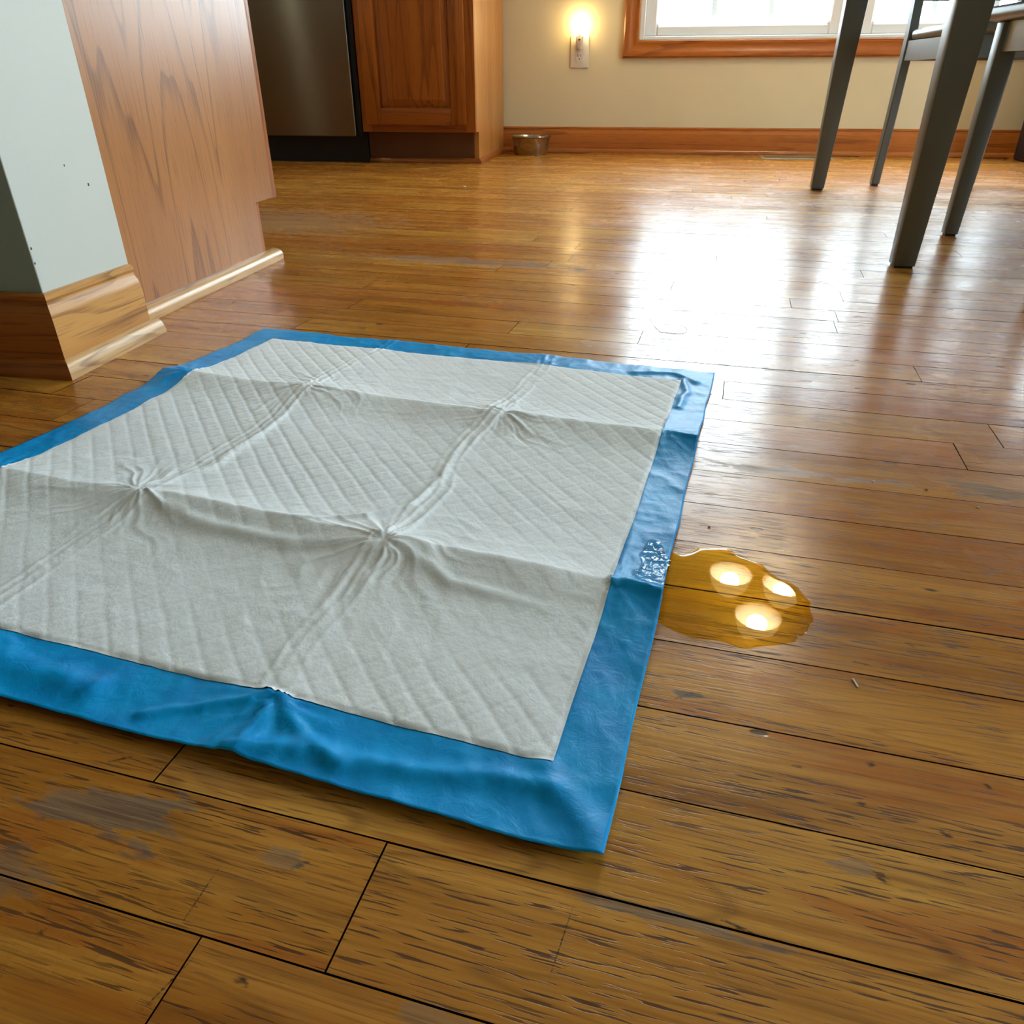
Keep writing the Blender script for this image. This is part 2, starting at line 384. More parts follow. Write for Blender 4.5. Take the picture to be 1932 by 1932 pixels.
# ------------------------------------------------------------------ the floor: every board its own part
fl = struct(obj('floor', nbox(XL-.1, XR+.1, YF-.1, YB+.1, -.06, -.019), M_SUB), 'worn honey-coloured oak strip floor')
ca, sa = math.cos(PA), math.sin(PA)
edges = [.131,.189,.2445,.301,.3586,.4163,.4751,.534,.5938,.6538,.7105,.767,.823,.877,.9317]
while edges[-1] < 4.2: edges.append(edges[-1]+.0577)
while edges[0] > -3.5: edges.insert(0, edges[0]-.0577)
joints = {.1157: [-.163, .62], .16: [-.110, .55], .21: [-.231, .48], .27: [.75], .33: [-.9, .66], .39: [.86], .45: [-.75, .52], .50: [.92], .56: [-.62, .70], .6043: [-.677, .40],
          .6845: [.222], .7337: [.264, -.48], .7919: [.0148, .57], .957: [-.265, -.095, .60], .8915: [.2249, -.55], .8415: [-.30, .5], 1.2317: [.1765], 1.2207: [-.08], .7704: [-.2685]}
def inside(s, n):
    x = s*ca-n*sa; y = s*sa+n*ca
    return x, y
rnd = random.Random(5)
def clip_range(n0, n1):
    """range of s so that the row stays inside the room"""
    lo, hi = -9, 9
    for n in (n0, n1):
        # x limits
        lo = max(lo, (XL+n*sa)/ca); hi = min(hi, (XR+n*sa)/ca)
        # y limits: y = s*sa + n*ca, sa<0
        a = (n*ca-YB)/(-sa); b = (n*ca-YF)/(-sa)
        lo = max(lo, a); hi = min(hi, b)
    return lo, hi
def board_bm(bm, s0, s1, n0, n1, dz, tilt, pid, layer, bev=0):
    g = .00035 + rnd.random()*.0003
    nb = len(bm.verts)
    b2 = bmesh.new(); box(b2, s0+.0004, s1-.0004, n0+g, n1-g, -.0185, 0, bev=bev)
    mid = (n0+n1)/2
    for v in b2.verts:
        if v.co.z > -.01: v.co.z += dz + tilt*(v.co.y-mid)
        x, y = inside(v.co.x, v.co.y); v.co.x, v.co.y = x, y
    vm = {}
    for v in b2.verts:
        q = bm.verts.new(v.co); q[layer] = pid; vm[v] = q
    for f in b2.faces: bm.faces.new([vm[v] for v in f.verts])
    b2.free()
stuff = bmesh.new(); sl = stuff.verts.layers.float.new('pid')
nplank = 0
for n0, n1 in zip(edges, edges[1:]):
    lo, hi = clip_range(n0, n1)
    if hi-lo < .1: continue
    js = None
    for k, v in joints.items():
        if n0 < k < n1: js = (js or []) + v
    cuts = [lo]
    if js:
        js = sorted(js); c = js[0]; pre = []
        while True:
            c -= rnd.uniform(.55, 1.3)
            if c < lo+.1: break
            pre.append(c)
        c = js[-1]; post = []
        while True:
            c += rnd.uniform(.55, 1.3)
            if c > hi-.1: break
            post.append(c)
        cuts += pre[::-1] + js + post
    else:
        c = lo
        while True:
            c += rnd.uniform(.45, 1.35)
            if c > hi-.15: break
            cuts.append(c)
    cuts.append(hi)
    for s0, s1 in zip(cuts, cuts[1:]):
        pid = rnd.random(); dz = -rnd.random()*.00022; tl = rnd.uniform(-.004, .004)
        if n0 > .9317-.001 and n0 < .94 and abs(s0+.265) < .01: pid = .56
        if abs(n0-.5938) < .002 and abs(s1+.677) < .01: pid = .2
        xm, ym = inside(max(s0, min(s1, 0)), n0)
        if -.15 < n0 < 1.75 and s1 > -1.9 and s0 < 1.9 and nplank < 300:
            b = bmesh.new(); l = b.verts.layers.float.new('pid'); board_bm(b, s0, s1, n0, n1, dz, tl, pid, l)
            obj('plank', b, MFLOOR, fl); nplank += 1
        else:
            board_bm(stuff, s0, s1, n0, n1, dz, tl, pid, sl, bev=0)
tag(obj('far_planks', stuff, MFLOOR, fl), kind='stuff')
# ------------------------------------------------------------------ baseboards and shoe moulding
def base_prof(t, h):
    return [(0, 0), (t, 0), (t, h*.66), (t*.92, h*.70), (t*.92, h*.73), (t*.80, h*.79), (t*.55, h*.85), (t*.50, h*.90), (t*.62, h*.935), (t*.58, h*.975), (t*.35, h), (0, h)]
def shoe_prof(t0, w_, h):
    p = [(t0, 0)]
    for k in range(9):
        a = k/8*math.pi/2
        p.append((t0+w_*math.cos(a)*(1 if k else 1), h*math.sin(a) if k else .004))
    p[1] = (t0+w_, .0); p.insert(2, (t0+w_, h*.25))
    return p
def baseboard(name, label, p0, p1, out, h, m0, m1, mat, smat, t=.014, sw=.012, sh=.019, e0=0, e1=0):
    o = obj(name, extrude_profile(bmesh.new(), base_prof(t, h), p0, p1, out, m0, m1), mat); struct(o, label); auto(o, 30)
    d = (Vector(p1)-Vector(p0)).normalized()
    s = obj('shoe_molding', extrude_profile(bmesh.new(), shoe_prof(t, sw, sh), Vector(p0)-d*e0, Vector(p1)+d*e1, out, m0, m1), smat, o); auto(s, 30)
    return o
baseboard('baseboard_back', 'reddish oak baseboard with shoe moulding along the window wall', (-.687, YB, 0), (XR, YB, 0), (0, -1), .104, 0, 0, M_TRIMX, M_TRIMX)
baseboard('baseboard_partition_end', 'light oak baseboard with a rounded shoe on the partition wall end', (SX, SY0, 0), (SX, SY1-.004, 0), (1, 0), .089, 1, 0, M_TRIMY, M_SHOE, e1=.012)
baseboard('baseboard_partition_front', 'shaded oak baseboard on the front of the partition wall', (XL, SY0, 0), (SX, SY0, 0), (0, -1), .089, 0, 1, M_TRIMX, M_TRIMX)
baseboard('baseboard_right', 'oak baseboard on the dining side wall', (XR, 1.86, 0), (XR, YB, 0), (-1, 0), .104, 0, 0, M_TRIMY, M_TRIMY)
# ------------------------------------------------------------------ windows
def casing_prof(w_):   # (across, depth)
    return [(0, 0), (0, .010), (.004, .014), (.012, .015), (.018, .012), (w_*.45, .0125), (w_*.6, .016), (w_*.75, .020), (w_-.006, .021), (w_, .016), (w_, 0)]
def frame_sweep(bm, prof, x0, x1, z0, z1, Y, sides='bltr'):
    """mitred frame around rectangle; profile goes outward from the opening, depth toward -y"""
    for s in sides:
        a = []; b = []
        for q, d in prof:
            if s == 'b': A = (x0-q, Y-d, z0-q); B = (x1+q, Y-d, z0-q)
            if s == 't': A = (x0-q, Y-d, z1+q); B = (x1+q, Y-d, z1+q)
            if s == 'l': A = (x0-q, Y-d, z0-q); B = (x0-q, Y-d, z1+q)
            if s == 'r': A = (x1+q, Y-d, z0-q); B = (x1+q, Y-d, z1+q)
            a.append(bm.verts.new(A)); b.append(bm.verts.new(B))
        n = len(prof)
        for i in range(n):
            bm.faces.new((a[i], a[(i+1) % n], b[(i+1) % n], b[i]))
        bm.faces.new(a[::-1]); bm.faces.new(b)
    return bm
cas = empty('trim_1', (0.73, YB, 0)); struct(cas, 'reddish oak casing framing the row of windows')
for s, m in (('b', M_TRIMX), ('t', M_TRIMX), ('l', M_TRIMZ), ('r', M_TRIMZ)):
    auto(obj('casing', frame_sweep(bmesh.new(), casing_prof(.064), WX0, WX1, WZ0, WZ1, YB, s), m, cas, local=False), 30)
def sash(bm, x0, x1, z0, z1, wl, wr, wb, wt, y0, y1, bev=.003):
    box(bm, x0, x0+wl, y0, y1, z0, z1, bev=bev); box(bm, x1-wr, x1, y0, y1, z0, z1, bev=bev)
    box(bm, x0+wl-.001, x1-wr+.001, y0+.0005, y1-.0005, z0, z0+wb, bev=bev); box(bm, x0+wl-.001, x1-wr+.001, y0+.0005, y1-.0005, z1-wt, z1, bev=bev)
def window(name, label, x0, x1, gx0, gx1):
    o = empty(name, ((x0+x1)/2, YB, WZ0)); struct(o, label)
    bm = bmesh.new(); sash(bm, x0, x1, WZ0, WZ1, .022, .022, .014, .02, YB+.005, YB+.13)
    obj('window_frame', bm, M_VINYL, o, local=False)
    bm = bmesh.new(); sash(bm, x0+.018, x1-.018, WZ0+.012, WZ1-.018, gx0-x0-.018, x1-.018-gx1, .041, .045, YB+.03, YB+.085, bev=.006)
    obj('sash', bm, M_VINYL, o, local=False)
    # rounded glazing corners
    gz0, gz1 = WZ0+.053, WZ1-.063
    bm = bmesh.new()
    for (cx, cz, sx, sz) in ((gx0, gz0, 1, 1), (gx1, gz0, -1, 1), (gx0, gz1, 1, -1), (gx1, gz1, -1, -1)):
        r_ = .014; pts = [(cx-sx*.002, cz-sz*.002)]
        for k in range(7):
            a = k/6*math.pi/2; pts.append((cx+sx*(r_-r_*math.sin(a)), cz+sz*(r_-r_*math.cos(a))))
        pts[1] = (cx+sx*r_, cz-sz*.002); pts[-1] = (cx-sx*.002, cz+sz*r_)
        prism(bm, pts, 'y', YB+.036, YB+.078)
    obj('glazing_corner', bm, M_VINYL, o, local=False)
    obj('pane', nbox(gx0-.004, gx1+.004, YB+.056, YB+.060, gz0-.004, gz1+.004), M_GLASS, o, local=False)
    w_ = gx1-gx0
    for k in (1, 2):
        xm = gx0+w_*k/3
        obj('muntin', nbox(xm-.011, xm+.011, YB+.066, YB+.073, gz0, gz1, bev=.001), M_VINYL, o, local=False)
    for k in (1, 2, 3, 4):
        zm = gz0+(gz1-gz0)*k/5
        obj('muntin', nbox(gx0, gx1, YB+.0665, YB+.0725, zm-.011, zm+.011, bev=.001), M_VINYL, o, local=False)
window('window_1', 'left white vinyl window sash, above the floor register', WX0, .7335, -.037, .650)
window('window_2', 'middle white vinyl window sash, behind the chairs', .7335, 1.572, .817, 1.501)
window('window_3', 'third white vinyl sash, beyond the right edge of the photo', 1.572, WX1, 1.655, 2.340)
# unseen patio door, added on the dining wall to bring in more daylight
o = empty('added_door', (XR, 1.3, 0)); struct(o, 'unseen white glazed patio door added for daylight from the dining side')
bm = bmesh.new()
for y0, y1 in ((.8, 1.8),):
    box(bm, XR+.03, XR+.09, y0, y0+.08, 0, 2.1); box(bm, XR+.03, XR+.09, y1-.08, y1, 0, 2.1)
    box(bm, XR+.03, XR+.09, y0+.08, y1-.08, 0, .1); box(bm, XR+.03, XR+.09, y0+.08, y1-.08, 2.02, 2.1)
obj('door_frame', bm, M_VINYL, o, local=False)
for y0, y1 in ((.87, 1.73),):
    obj('pane', nbox(XR+.058, XR+.062, y0, y1, .09, 2.03), M_GLASS, o, local=False)
g = obj('ground', nbox(-40, 40, -40, 60, -.5, -.3), M_GROUND); struct(g, 'flat winter lawn outside the window')
# ------------------------------------------------------------------ back run of kitchen units
FX0, FX1, FY = -1.133, -.682, 3.13
def base_unit():
    o = empty('base_cabinet', (-.91, FY, 0))
    tag(o, 'oak base cabinet with a raised-panel door beside the stainless dishwasher', 'cabinet')
    P = lambda n, bm, m: obj(n, bm, m, o, local=False)
    bm = bmesh.new(); box(bm, FX0, -.705, FY+.02, 3.735, .112, .87)
    P('carcass', bm, M_CABZ)
    bm = bmesh.new()
    prism(bm, [(FY+.019, .112), (3.20, .112), (3.20, 0), (3.735, 0), (3.735, .87), (FY+.019, .87)], 'x', -.704, -.686)
    s = P('side_panel', bm, M_SIDE); s['label'] = 'light oak side panel facing the window wall corner'
    for x0 in (FX0, FX1-.038): P('stile', nbox(x0, x0+.038, FY, FY+.0185, .112, .87, bev=.001), M_CABZ)
    for z0, z1 in ((.112, .145), (.69, .72), (.84, .87)):
        P('rail', nbox(FX0+.038, FX1-.038, FY+.0005, FY+.018, z0, z1), M_CABX)
    P('toe_kick', nbox(FX0, -.704, 3.19, 3.203, 0, .112), M_KICK)
    d = empty('door', (0, 0, 0)); d.parent = o
    DX0, DX1, DZ0, DZ1 = -1.108, -.716, .137, .700; y1 = FY-.001; y0 = FY-.020; sw = .056
    Q = lambda n, bm, m: auto(obj(n, bm, m, d, local=False), 30)
    for x0, x1 in ((DX0, DX0+sw), (DX1-sw, DX1)): Q('door_stile', nbox(x0, x1, y0, y1, DZ0, DZ1, bev=.003, seg=2), M_CABZ)
    for z0, z1 in ((DZ0, DZ0+sw), (DZ1-sw, DZ1)): Q('door_rail', nbox(DX0+sw+.0002, DX1-sw-.0002, y0+.0003, y1, z0, z1, bev=.003, seg=2), M_CABX)
    bm = bmesh.new()   # raised panel: recessed flat edge, bevel, raised field
    ix0, ix1, iz0, iz1 = DX0+sw-.002, DX1-sw+.002, DZ0+sw-.002, DZ1-sw+.002
    rings = []
    for ins, yy in ((0, y0+.012), (.006, y0+.0125), (.008, y0+.0115), (.030, y0+.0045), (.032, y0+.0035)):
        rings.append([bm.verts.new(p) for p in ((ix0+ins, yy, iz0+ins), (ix1-ins, yy, iz0+ins), (ix1-ins, yy, iz1-ins), (ix0+ins, yy, iz1-ins))])
    for a, b in zip(rings, rings[1:]):
        for k in range(4): bm.faces.new((a[k], a[(k+1) % 4], b[(k+1) % 4], b[k]))
    bm.faces.new(rings[-1])
    obj('raised_panel', bm, M_CABZ, d, local=False)
    bm = bmesh.new(); box(bm, DX0, DX1, y0, y1, .73, .86, bev=.004, seg=2)
    auto(obj('drawer_front', bm, M_CABX, o, local=False), 30)
    bm = bmesh.new()
    extrude_profile(bm, shoe_prof(0, .012, .018), (FX0, 3.19, 0), (-.686, 3.19, 0), (0, -1), 0, 1)
    extrude_profile(bm, shoe_prof(0, .012, .018), (-.686, 3.19, 0), (-.686, 3.72, 0), (1, 0), 1, 0)
    auto(P('shoe_molding', bm, M_CABX), 30)
base_unit()
def dishwasher():
    o = empty('dishwasher', (-1.45, FY, 0)); tag(o, 'stainless steel dishwasher with a black toe panel', 'dishwasher')
    P = lambda n, bm, m: auto(obj(n, bm, m, o, local=False), 30)
    P('tub', nbox(-1.745, -1.136, 3.128, 3.73, .098, .865), M_BLACK)
    P('door', nbox(-1.74, -1.153, 3.100, 3.1275, .097, .86, bev=.004, seg=3), M_DW)
    P('control_strip', nbox(-1.738, -1.155, 3.096, 3.0995, .80, .855, bev=.001), M_BLACK)
    bm = bmesh.new(); box(bm, -1.66, -1.23, 3.045, 3.062, .755, .775, bev=.006, seg=3); box(bm, -1.64, -1.62, 3.06, 3.101, .757, .773); box(bm, -1.27, -1.25, 3.06, 3.101, .757, .773)
    P('handle', bm, M_DW)
    P('toe_panel', nbox(-1.745, -1.136, 3.183, 3.20, .0, .098), M_BLACK)
dishwasher()
o = obj('sink_cabinet', nbox(-3.19, -1.75, FY, 3.735, .11, .87, bev=.002), M_CABZ); tag(o, 'oak cabinet run left of the dishwasher, hidden behind the near cabinet', 'cabinet')
obj('toe_kick', nbox(-3.19, -1.75, 3.19, 3.203, 0, .109), M_KICK, o)
o = obj('worktop', nbox(-3.19, -.66, 3.09, 3.735, .872, .91, bev=.004), M_COUNTER); tag(o, 'dark worktop running over the dishwasher and base cabinet', 'worktop')
# ------------------------------------------------------------------ near cabinet, its end panel facing the camera side
def end_cabinet():
    o = empty('end_cabinet', (-.95, 1.14, 0)); tag(o, 'oak cabinet end panel with toe notch beside the white partition wall', 'cabinet')
    P = lambda n, bm, m: obj(n, bm, m, o, local=False)
    bm = bmesh.new()
    prism(bm, [(SY1+.001, 0), (1.316, 0), (1.316, .102), (1.384, .102), (1.384, .87), (SY1+.001, .87)], 'x', -.702, -.687)
    P('end_panel', bm, M_PANEL)
    P('carcass', nbox(-2.6, -.7025, SY1+.001, 1.380, .103, .868), M_CABZ)
    P('stile', nbox(-.745, -.6895, 1.3845, 1.392, .101, .868), M_CABZ)
    auto(P('door', nbox(-1.15, -.692, 1.395, 1.412, .099, .868, bev=.0025, seg=2), M_CABZ), 30)
    P('toe_kick', nbox(-2.6, -.7025, 1.316, 1.328, 0, .1025), M_KICK)
    P('toe_kick_edge', nbox(-.7022, -.6885, 1.3163, 1.328, .018, .101, bev=.001), M_CABZ)
    bm = bmesh.new(); pr = [(0, 0), (.019, 0), (.020, .006), (.019, .011), (.016, .0155), (.011, .018), (.005, .019), (0, .019)]
    extrude_profile(bm, pr, (-.687, SY1+.001, 0), (-.687, 1.352, 0), (1, 0), 0, 0)
    s = P('shoe_molding', bm, M_SHOE); auto(s, 30); s['label'] = 'pale scuffed oak shoe moulding'
    P('end_worktop', nbox(-2.62, -.66, SY1+.001, 1.43, .87, .908, bev=.004), M_COUNTER)
end_cabinet()
# ------------------------------------------------------------------ outlet and night light
def outlet():
    o = empty('wall_outlet', (-.355, YB, .39)); tag(o, 'ivory duplex wall outlet on the warm white wall', 'outlet')
    auto(obj('cover_plate', nbox(-.039, .039, -.0055, 0, -.060, .060, bev=.0025, seg=2), M_PLATE, o), 30)
    for cz in (.020, -.020):
        pts = []
        for k in range(24):
            a = 2*math.pi*k/24; x = .0175*math.cos(a); z = max(-.0135, min(.0135, .0175*math.sin(a)))
            pts.append((x, cz+z))
        f = obj('receptacle', prism(bmesh.new(), pts, 'y', -.0085, -.005), M_PLATE, o); 
        for x0, h in ((-.0068, .0045), (.0058, .0038)):
            obj('slot', nbox(x0-.0011, x0+.0011, -.0089, -.0084, cz+.001, cz+.001+h*2), M_DARK, f)
        obj('ground_hole', prism(bmesh.new(), [(.0024*math.cos(2*math.pi*k/10), cz-.0075+.0026*math.sin(2*math.pi*k/10)) for k in range(10)], 'y', -.0089, -.0084), M_DARK, f)
outlet()
def night_light():
    o = empty('night_light', (-.355, YB-.0065, .425)); tag(o, 'small lit night light plugged into the top socket of the outlet', 'lamp')
    bm = bmesh.new(); taper(bm, (-.008, .008, -.020, -.0025), (-.017, .017, -.030, -.0025), -.028, .020, bev=.003)
    auto(obj('base', bm, M_PLATE, o), 40)
    bm = bmesh.new(); lathe(bm, [(0, 0), (.010, 0), (.011, .004), (.010, .012), (0, .012)], 20, (0, -.020, .019))
    auto(obj('lamp_holder', bm, M_PLATE, o), 40)
    obj('switch', nbox(-.004, .004, -.0325, -.0285, .004, .010, bev=.001), M_DARK, o)
    pr = [(0, 0), (.010, .0), (.016, .006), (.022, .016), (.0245, .028), (.023, .040), (.019, .052), (.013, .060), (.006, .0645), (0, .066)]
    bm = bmesh.new(); lathe(bm, pr, 32, (0, -.0275, .0315))
    obj('globe', bm, M_NIGHT, o, smooth=True)
night_light()
# ------------------------------------------------------------------ dog bowl
def bowl():
    prof = [(0, .001), (.066, .001), (.068, .004), (.0725, .030), (.080, .066), (.082, .072), (.086, .0745), (.0875, .073), (.0875, .0715), (.0865, .071)]
    prof = [(0, .004), (.064, .004), (.0695, .010), (.0765, .045), (.0805, .0705), (.084, .0745), (.0885, .0745), (.0895, .0715), (.0885, .0690), (.085, .0685), (.0825, .066), (.0785, .040), (.0725, .004), (.070, 0), (0, 0)]
    o = obj('pet_bowl', lathe(bmesh.new(), prof, 64), M_BOWL, smooth=True); o.location = (-.545, 3.635, 0)
    auto(o, 50); tag(o, 'stainless steel pet bowl in the corner by the base cabinet', 'bowl')
bowl()
# ------------------------------------------------------------------ floor register
def register():
    o = empty('floor_register', (.583, 3.615, 0)); tag(o, 'beige metal floor register below the window', 'vent')
    bm = bmesh.new(); W_, D_ = .145, .085
    box(bm, -W_, W_, -D_, -D_+.035, 0, .0022, bev=.0007); box(bm, -W_, W_, D_-.035, D_, 0, .0022, bev=.0007)
    box(bm, -W_, -W_+.016, -D_+.035, D_-.035, 0, .0022, bev=.0007); box(bm, W_-.016, W_, -D_+.035, D_-.035, 0, .0022, bev=.0007)
    obj('frame', bm, M_VENT, o)
    obj('duct', nbox(-W_+.016, W_-.016, -D_+.035, D_-.035, .0002, .0008), M_DARK, o)
    m = nbox(-.0022, .0022, -D_+.034, D_-.034, .0009, .0017)
    first = obj('louver', m, M_VENT, o); first.location = (-W_+.024, 0, 0)
    n = 25
    for k in range(1, n):
        c = first.copy(); COL.objects.link(c); c.location = (-W_+.024+(2*W_-.048)*k/(n-1), 0, 0)
register()
# ------------------------------------------------------------------ dining table
TR = R(-2.1)
def table():
    o = empty('dining_table', (.428, 1.447, 0), TR); tag(o, 'grey painted dining table with square tapered legs', 'table')
    L, D = 1.55, 1.125; zt = .735; b, t_ = .036, .062
    for sx, sy in ((0, 0), (0, 1), (1, 0), (1, 1)):
        X = (L-b) if sx else 0; Y = (D-b) if sy else 0
        bot = (X, X+b, Y, Y+b); dx = t_-b
        top = (X-(dx if sx else 0), X+b+(0 if sx else dx), Y-(dx if sy else 0), Y+b+(0 if sy else dx))
        lg = auto(obj('leg', taper(bmesh.new(), bot, top, .004, .64, bev=.0018), M_GREY, o), 30)
        box_ = nbox(top[0], top[1], top[2], top[3], .64, zt-.022)
        obj('leg_block', box_, M_GREY, lg)
        obj('foot_pad', nbox(bot[0]+.003, bot[1]-.003, bot[2]+.003, bot[3]-.003, 0, .005), M_BLACK, lg)
    a = .012
    for q in ((t_, L-t_, a, a+.02), (t_, L-t_, D-a-.02, D-a)): obj('apron', nbox(q[0], q[1], q[2], q[3], zt-.12, zt-.022), M_GREY, o)
    for q in ((a, a+.02, t_, D-t_), (L-a-.02, L-a, t_, D-t_)): obj('apron', nbox(q[0], q[1], q[2], q[3], zt-.12, zt-.022), M_GREY, o)
    auto(obj('tabletop', nbox(-.03, L+.03, -.03, D+.03, zt-.0215, zt, bev=.006, seg=3), M_SEAT, o), 30)
table()
# ------------------------------------------------------------------ chairs (front = local +y, origin between the front legs)
def chair(name, loc, rz, label, W_=.36, D_=.40, bw=.31):
    o = empty(name, loc, rz); tag(o, label, 'chair', 'grey chairs around the dining table')
    P = lambda n, bm, m=M_GREY: auto(obj(n, bm, m, o), 35)
    zs = .380
    for s in (-1, 1):
        X = s*(W_/2)
        bot = (min(X, X-s*.026), max(X, X-s*.026), -.026, 0); top = (min(X, X-s*.036), max(X, X-s*.036), -.036, 0)
        lg = P('leg', taper(bmesh.new(), bot, top, .004, zs, bev=.0015))
        obj('foot_pad', nbox(bot[0]+.003, bot[1]-.003, -.023, -.003, 0, .005), M_BLACK, lg)
    for s in (-1, 1):      # rear legs running up into the back posts
        X = s*bw/2
        st = [(0.004, -.030, .022), (.2, -.012, .026), (.40, 0.0, .030), (.60, -.016, .027), (.80, -.050, .024), (.97, -.092, .020)]
        bm = bmesh.new(); rings = []
        for z, dy, w_ in st:
            x0, x1 = sorted((X, X-s*.024)); y1 = -D_+dy; y0 = y1-w_
            rings.append([bm.verts.new(p) for p in ((x0, y0, z), (x1, y0, z), (x1, y1, z), (x0, y1, z))])
        for a, b in zip(rings, rings[1:]):
            for k in range(4): bm.faces.new((a[k], a[(k+1) % 4], b[(k+1) % 4], b[k]))
        bm.faces.new(rings[0]); bm.faces.new(rings[-1])
        bmesh.ops.bevel(bm, geom=[e for e in bm.edges], offset=.0025, segments=1, affect='EDGES')
        p_ = P('back_post', bm)
        x0, x1 = sorted((X, X-s*.024)); obj('foot_pad', nbox(x0+.003, x1-.003, -D_-.050, -D_-.033, 0, .005), M_BLACK, p_)
    # seat: rounded slab with a dished top
    bm = bmesh.new(); pts = []
    hw, hb, r_ = W_/2+.018, bw/2-.002, .018
    def arc(cx, cy, a0, a1, n=8): return [(cx+r_*math.cos(R(a0+(a1-a0)*k/n)), cy+r_*math.sin(R(a0+(a1-a0)*k/n))) for k in range(n+1)]
    pts = arc(hw-r_, .032-r_, 0, 90) + arc(-hw+r_, .032-r_, 90, 180) + arc(-hb+r_, -D_+.004+r_, 180, 270) + arc(hb-r_, -D_+.004+r_, 270, 360)
    cx = 0; cy = -D_/2
    def ring(f, z): return [bm.verts.new((cx+(p[0]-cx)*f, cy+(p[1]-cy)*f, z)) for p in pts]
    rs = [ring(.93, zs+.001), ring(.985, zs+.004), ring(1.0, zs+.012), ring(.995, zs+.021), ring(.97, zs+.026), ring(.85, zs+.025), ring(.6, zs+.021), ring(.3, zs+.019)]
    n = len(pts)
    for a, b in zip(rs, rs[1:]):
        for k in range(n): bm.faces.new((a[k], a[(k+1) % n], b[(k+1) % n], b[k]))
    bm.faces.new(rs[0][::-1]); bm.faces.new(rs[-1])
    obj('seat', bm, M_SEAT, o, smooth=True)
    z0 = .332
    P('seat_rail', nbox(-W_/2+.037, W_/2-.037, -.026, -.008, z0, zs, bev=.001))
    P('seat_rail', nbox(-bw/2+.025, bw/2-.025, -D_-.022, -D_-.006, z0, zs, bev=.001))
    for s in (-1, 1):
        a, b = s*(W_/2-.008), s*(bw/2-.003); t_ = -s*.018
        prism_pts = [(a, -.037), (a+t_, -.037), (b+t_, -D_+.0005), (b, -D_+.0005)]
        P('seat_rail', prism(bmesh.new(), prism_pts, 'z', z0, zs), M_SEAT)
    for k, (za, zb, dy) in enumerate(((.475, .535, -.020), (.64, .70, -.036), (.84, .95, -.075))):
        bm = bmesh.new(); nseg = 8; hw_ = bw/2-.025
        fr = []
        for i in range(nseg+1):
            x = -hw_+2*hw_*i/nseg; c = -.016*(1-(x/hw_)**2)
            y1 = -D_+dy+c+.002; y0 = y1-.014
            fr.append([bm.verts.new(p) for p in ((x, y0, za), (x, y1, za), (x, y1, zb), (x, y0, zb))])
        for a, b in zip(fr, fr[1:]):
            for q in range(4): bm.faces.new((a[q], a[(q+1) % 4], b[(q+1) % 4], b[q]))
        bm.faces.new(fr[0]); bm.faces.new(fr[-1])
        P('back_slat', bm)
    return o
chair('dining_chair', (.872, 2.258, 0), math.pi+.115, 'grey chair behind the table with its slatted back to the window')
chair('dining_chair', (.797, 1.815, 0), R(-1), 'grey chair tucked under the near side of the table')
# ------------------------------------------------------------------ waste bin by the wall
def bin_():
    o = empty('waste_bin', (1.575, 3.56, 0)); tag(o, 'dark navy bin standing against the wall behind the chairs', 'bin')
    auto(obj('body', taper(bmesh.new(), (-.14, .14, -.10, .10), (-.145, .145, -.115, .115), 0, .60, bev=.012), M_BIN, o), 40)
    auto(obj('lid', nbox(-.152, .152, -.122, .122, .601, .640, bev=.014, seg=3), M_BIN, o), 40)
bin_()
# ------------------------------------------------------------------ ceiling lamp over the table (seen mirrored in the puddle)
def lamp():
    cx, cy, z = .585, 2.60, 1.70
    o = empty('pendant_lamp', (cx, cy, 0)); tag(o, 'three-light brushed nickel pendant with frosted shades over the table', 'lamp')
    bm = bmesh.new(); lathe(bm, [(0, ZC), (.065, ZC), (.062, ZC-.02), (.02, ZC-.03), (0, ZC-.03)], 32)
    auto(obj('canopy', bm, M_BRASS, o), 40)
    bm = bmesh.new(); lathe(bm, [(0, z+.09), (.008, z+.09), (.008, ZC-.03), (0, ZC-.03)], 16)
    auto(obj('rod', bm, M_BRASS, o), 40)
    bm = bmesh.new(); lathe(bm, [(0, z+.03), (.018, z+.035), (.03, z+.07), (.02, z+.11), (0, z+.12)], 24)
    auto(obj('hub', bm, M_BRASS, o), 40)
    for (x, y) in ((.492, 2.89), (.718, 2.847), (.578, 2.59)):
        dx, dy = x-cx, y-cy; L = math.hypot(dx, dy); 
    cen = (.592, 2.765)
    o.location = (cen[0], cen[1], 0)
    for (x, y) in ((.492, 2.89), (.718, 2.847), (.578, 2.59)):
        dx, dy = x-cen[0], y-cen[1]; L = math.hypot(dx, dy); a = math.atan2(dy, dx)
        m = Matrix.Rotation(a, 4, 'Z')
        bm = bmesh.new(); box(bm, .01, L, -.005, .005, z+.070, z+.080, bev=.002); bm.transform(m)
        arm = auto(obj('arm', bm, M_BRASS, o), 40)
        bm = bmesh.new(); lathe(bm, [(0, z+.08), (.016, z+.08), (.020, z+.05), (.024, z+.035), (0, z+.035)], 24, (dx, dy, 0))
        auto(obj('socket', bm, M_BRASS, arm), 40)
        bm = bmesh.new()
        lathe(bm, [(.024, z+.045), (.050, z+.035), (.075, z+.0), (.088, z-.04), (.095, z-.065), (.092, z-.065), (.085, z-.04), (.072, z+.0), (.047, z+.031), (.022, z+.042)], 40, (dx, dy, 0))
        obj('shade', bm, M_SHADE, arm, smooth=True)
        bm = bmesh.new(); lathe(bm, [(0, z-.060), (.022, z-.056), (.038, z-.044), (.043, z-.03), (.040, z-.015), (.024, z+.01), (.013, z+.03), (0, z+.03)], 24, (dx, dy, 0))
        obj('bulb', bm, M_BULB, arm, smooth=True)
lamp()
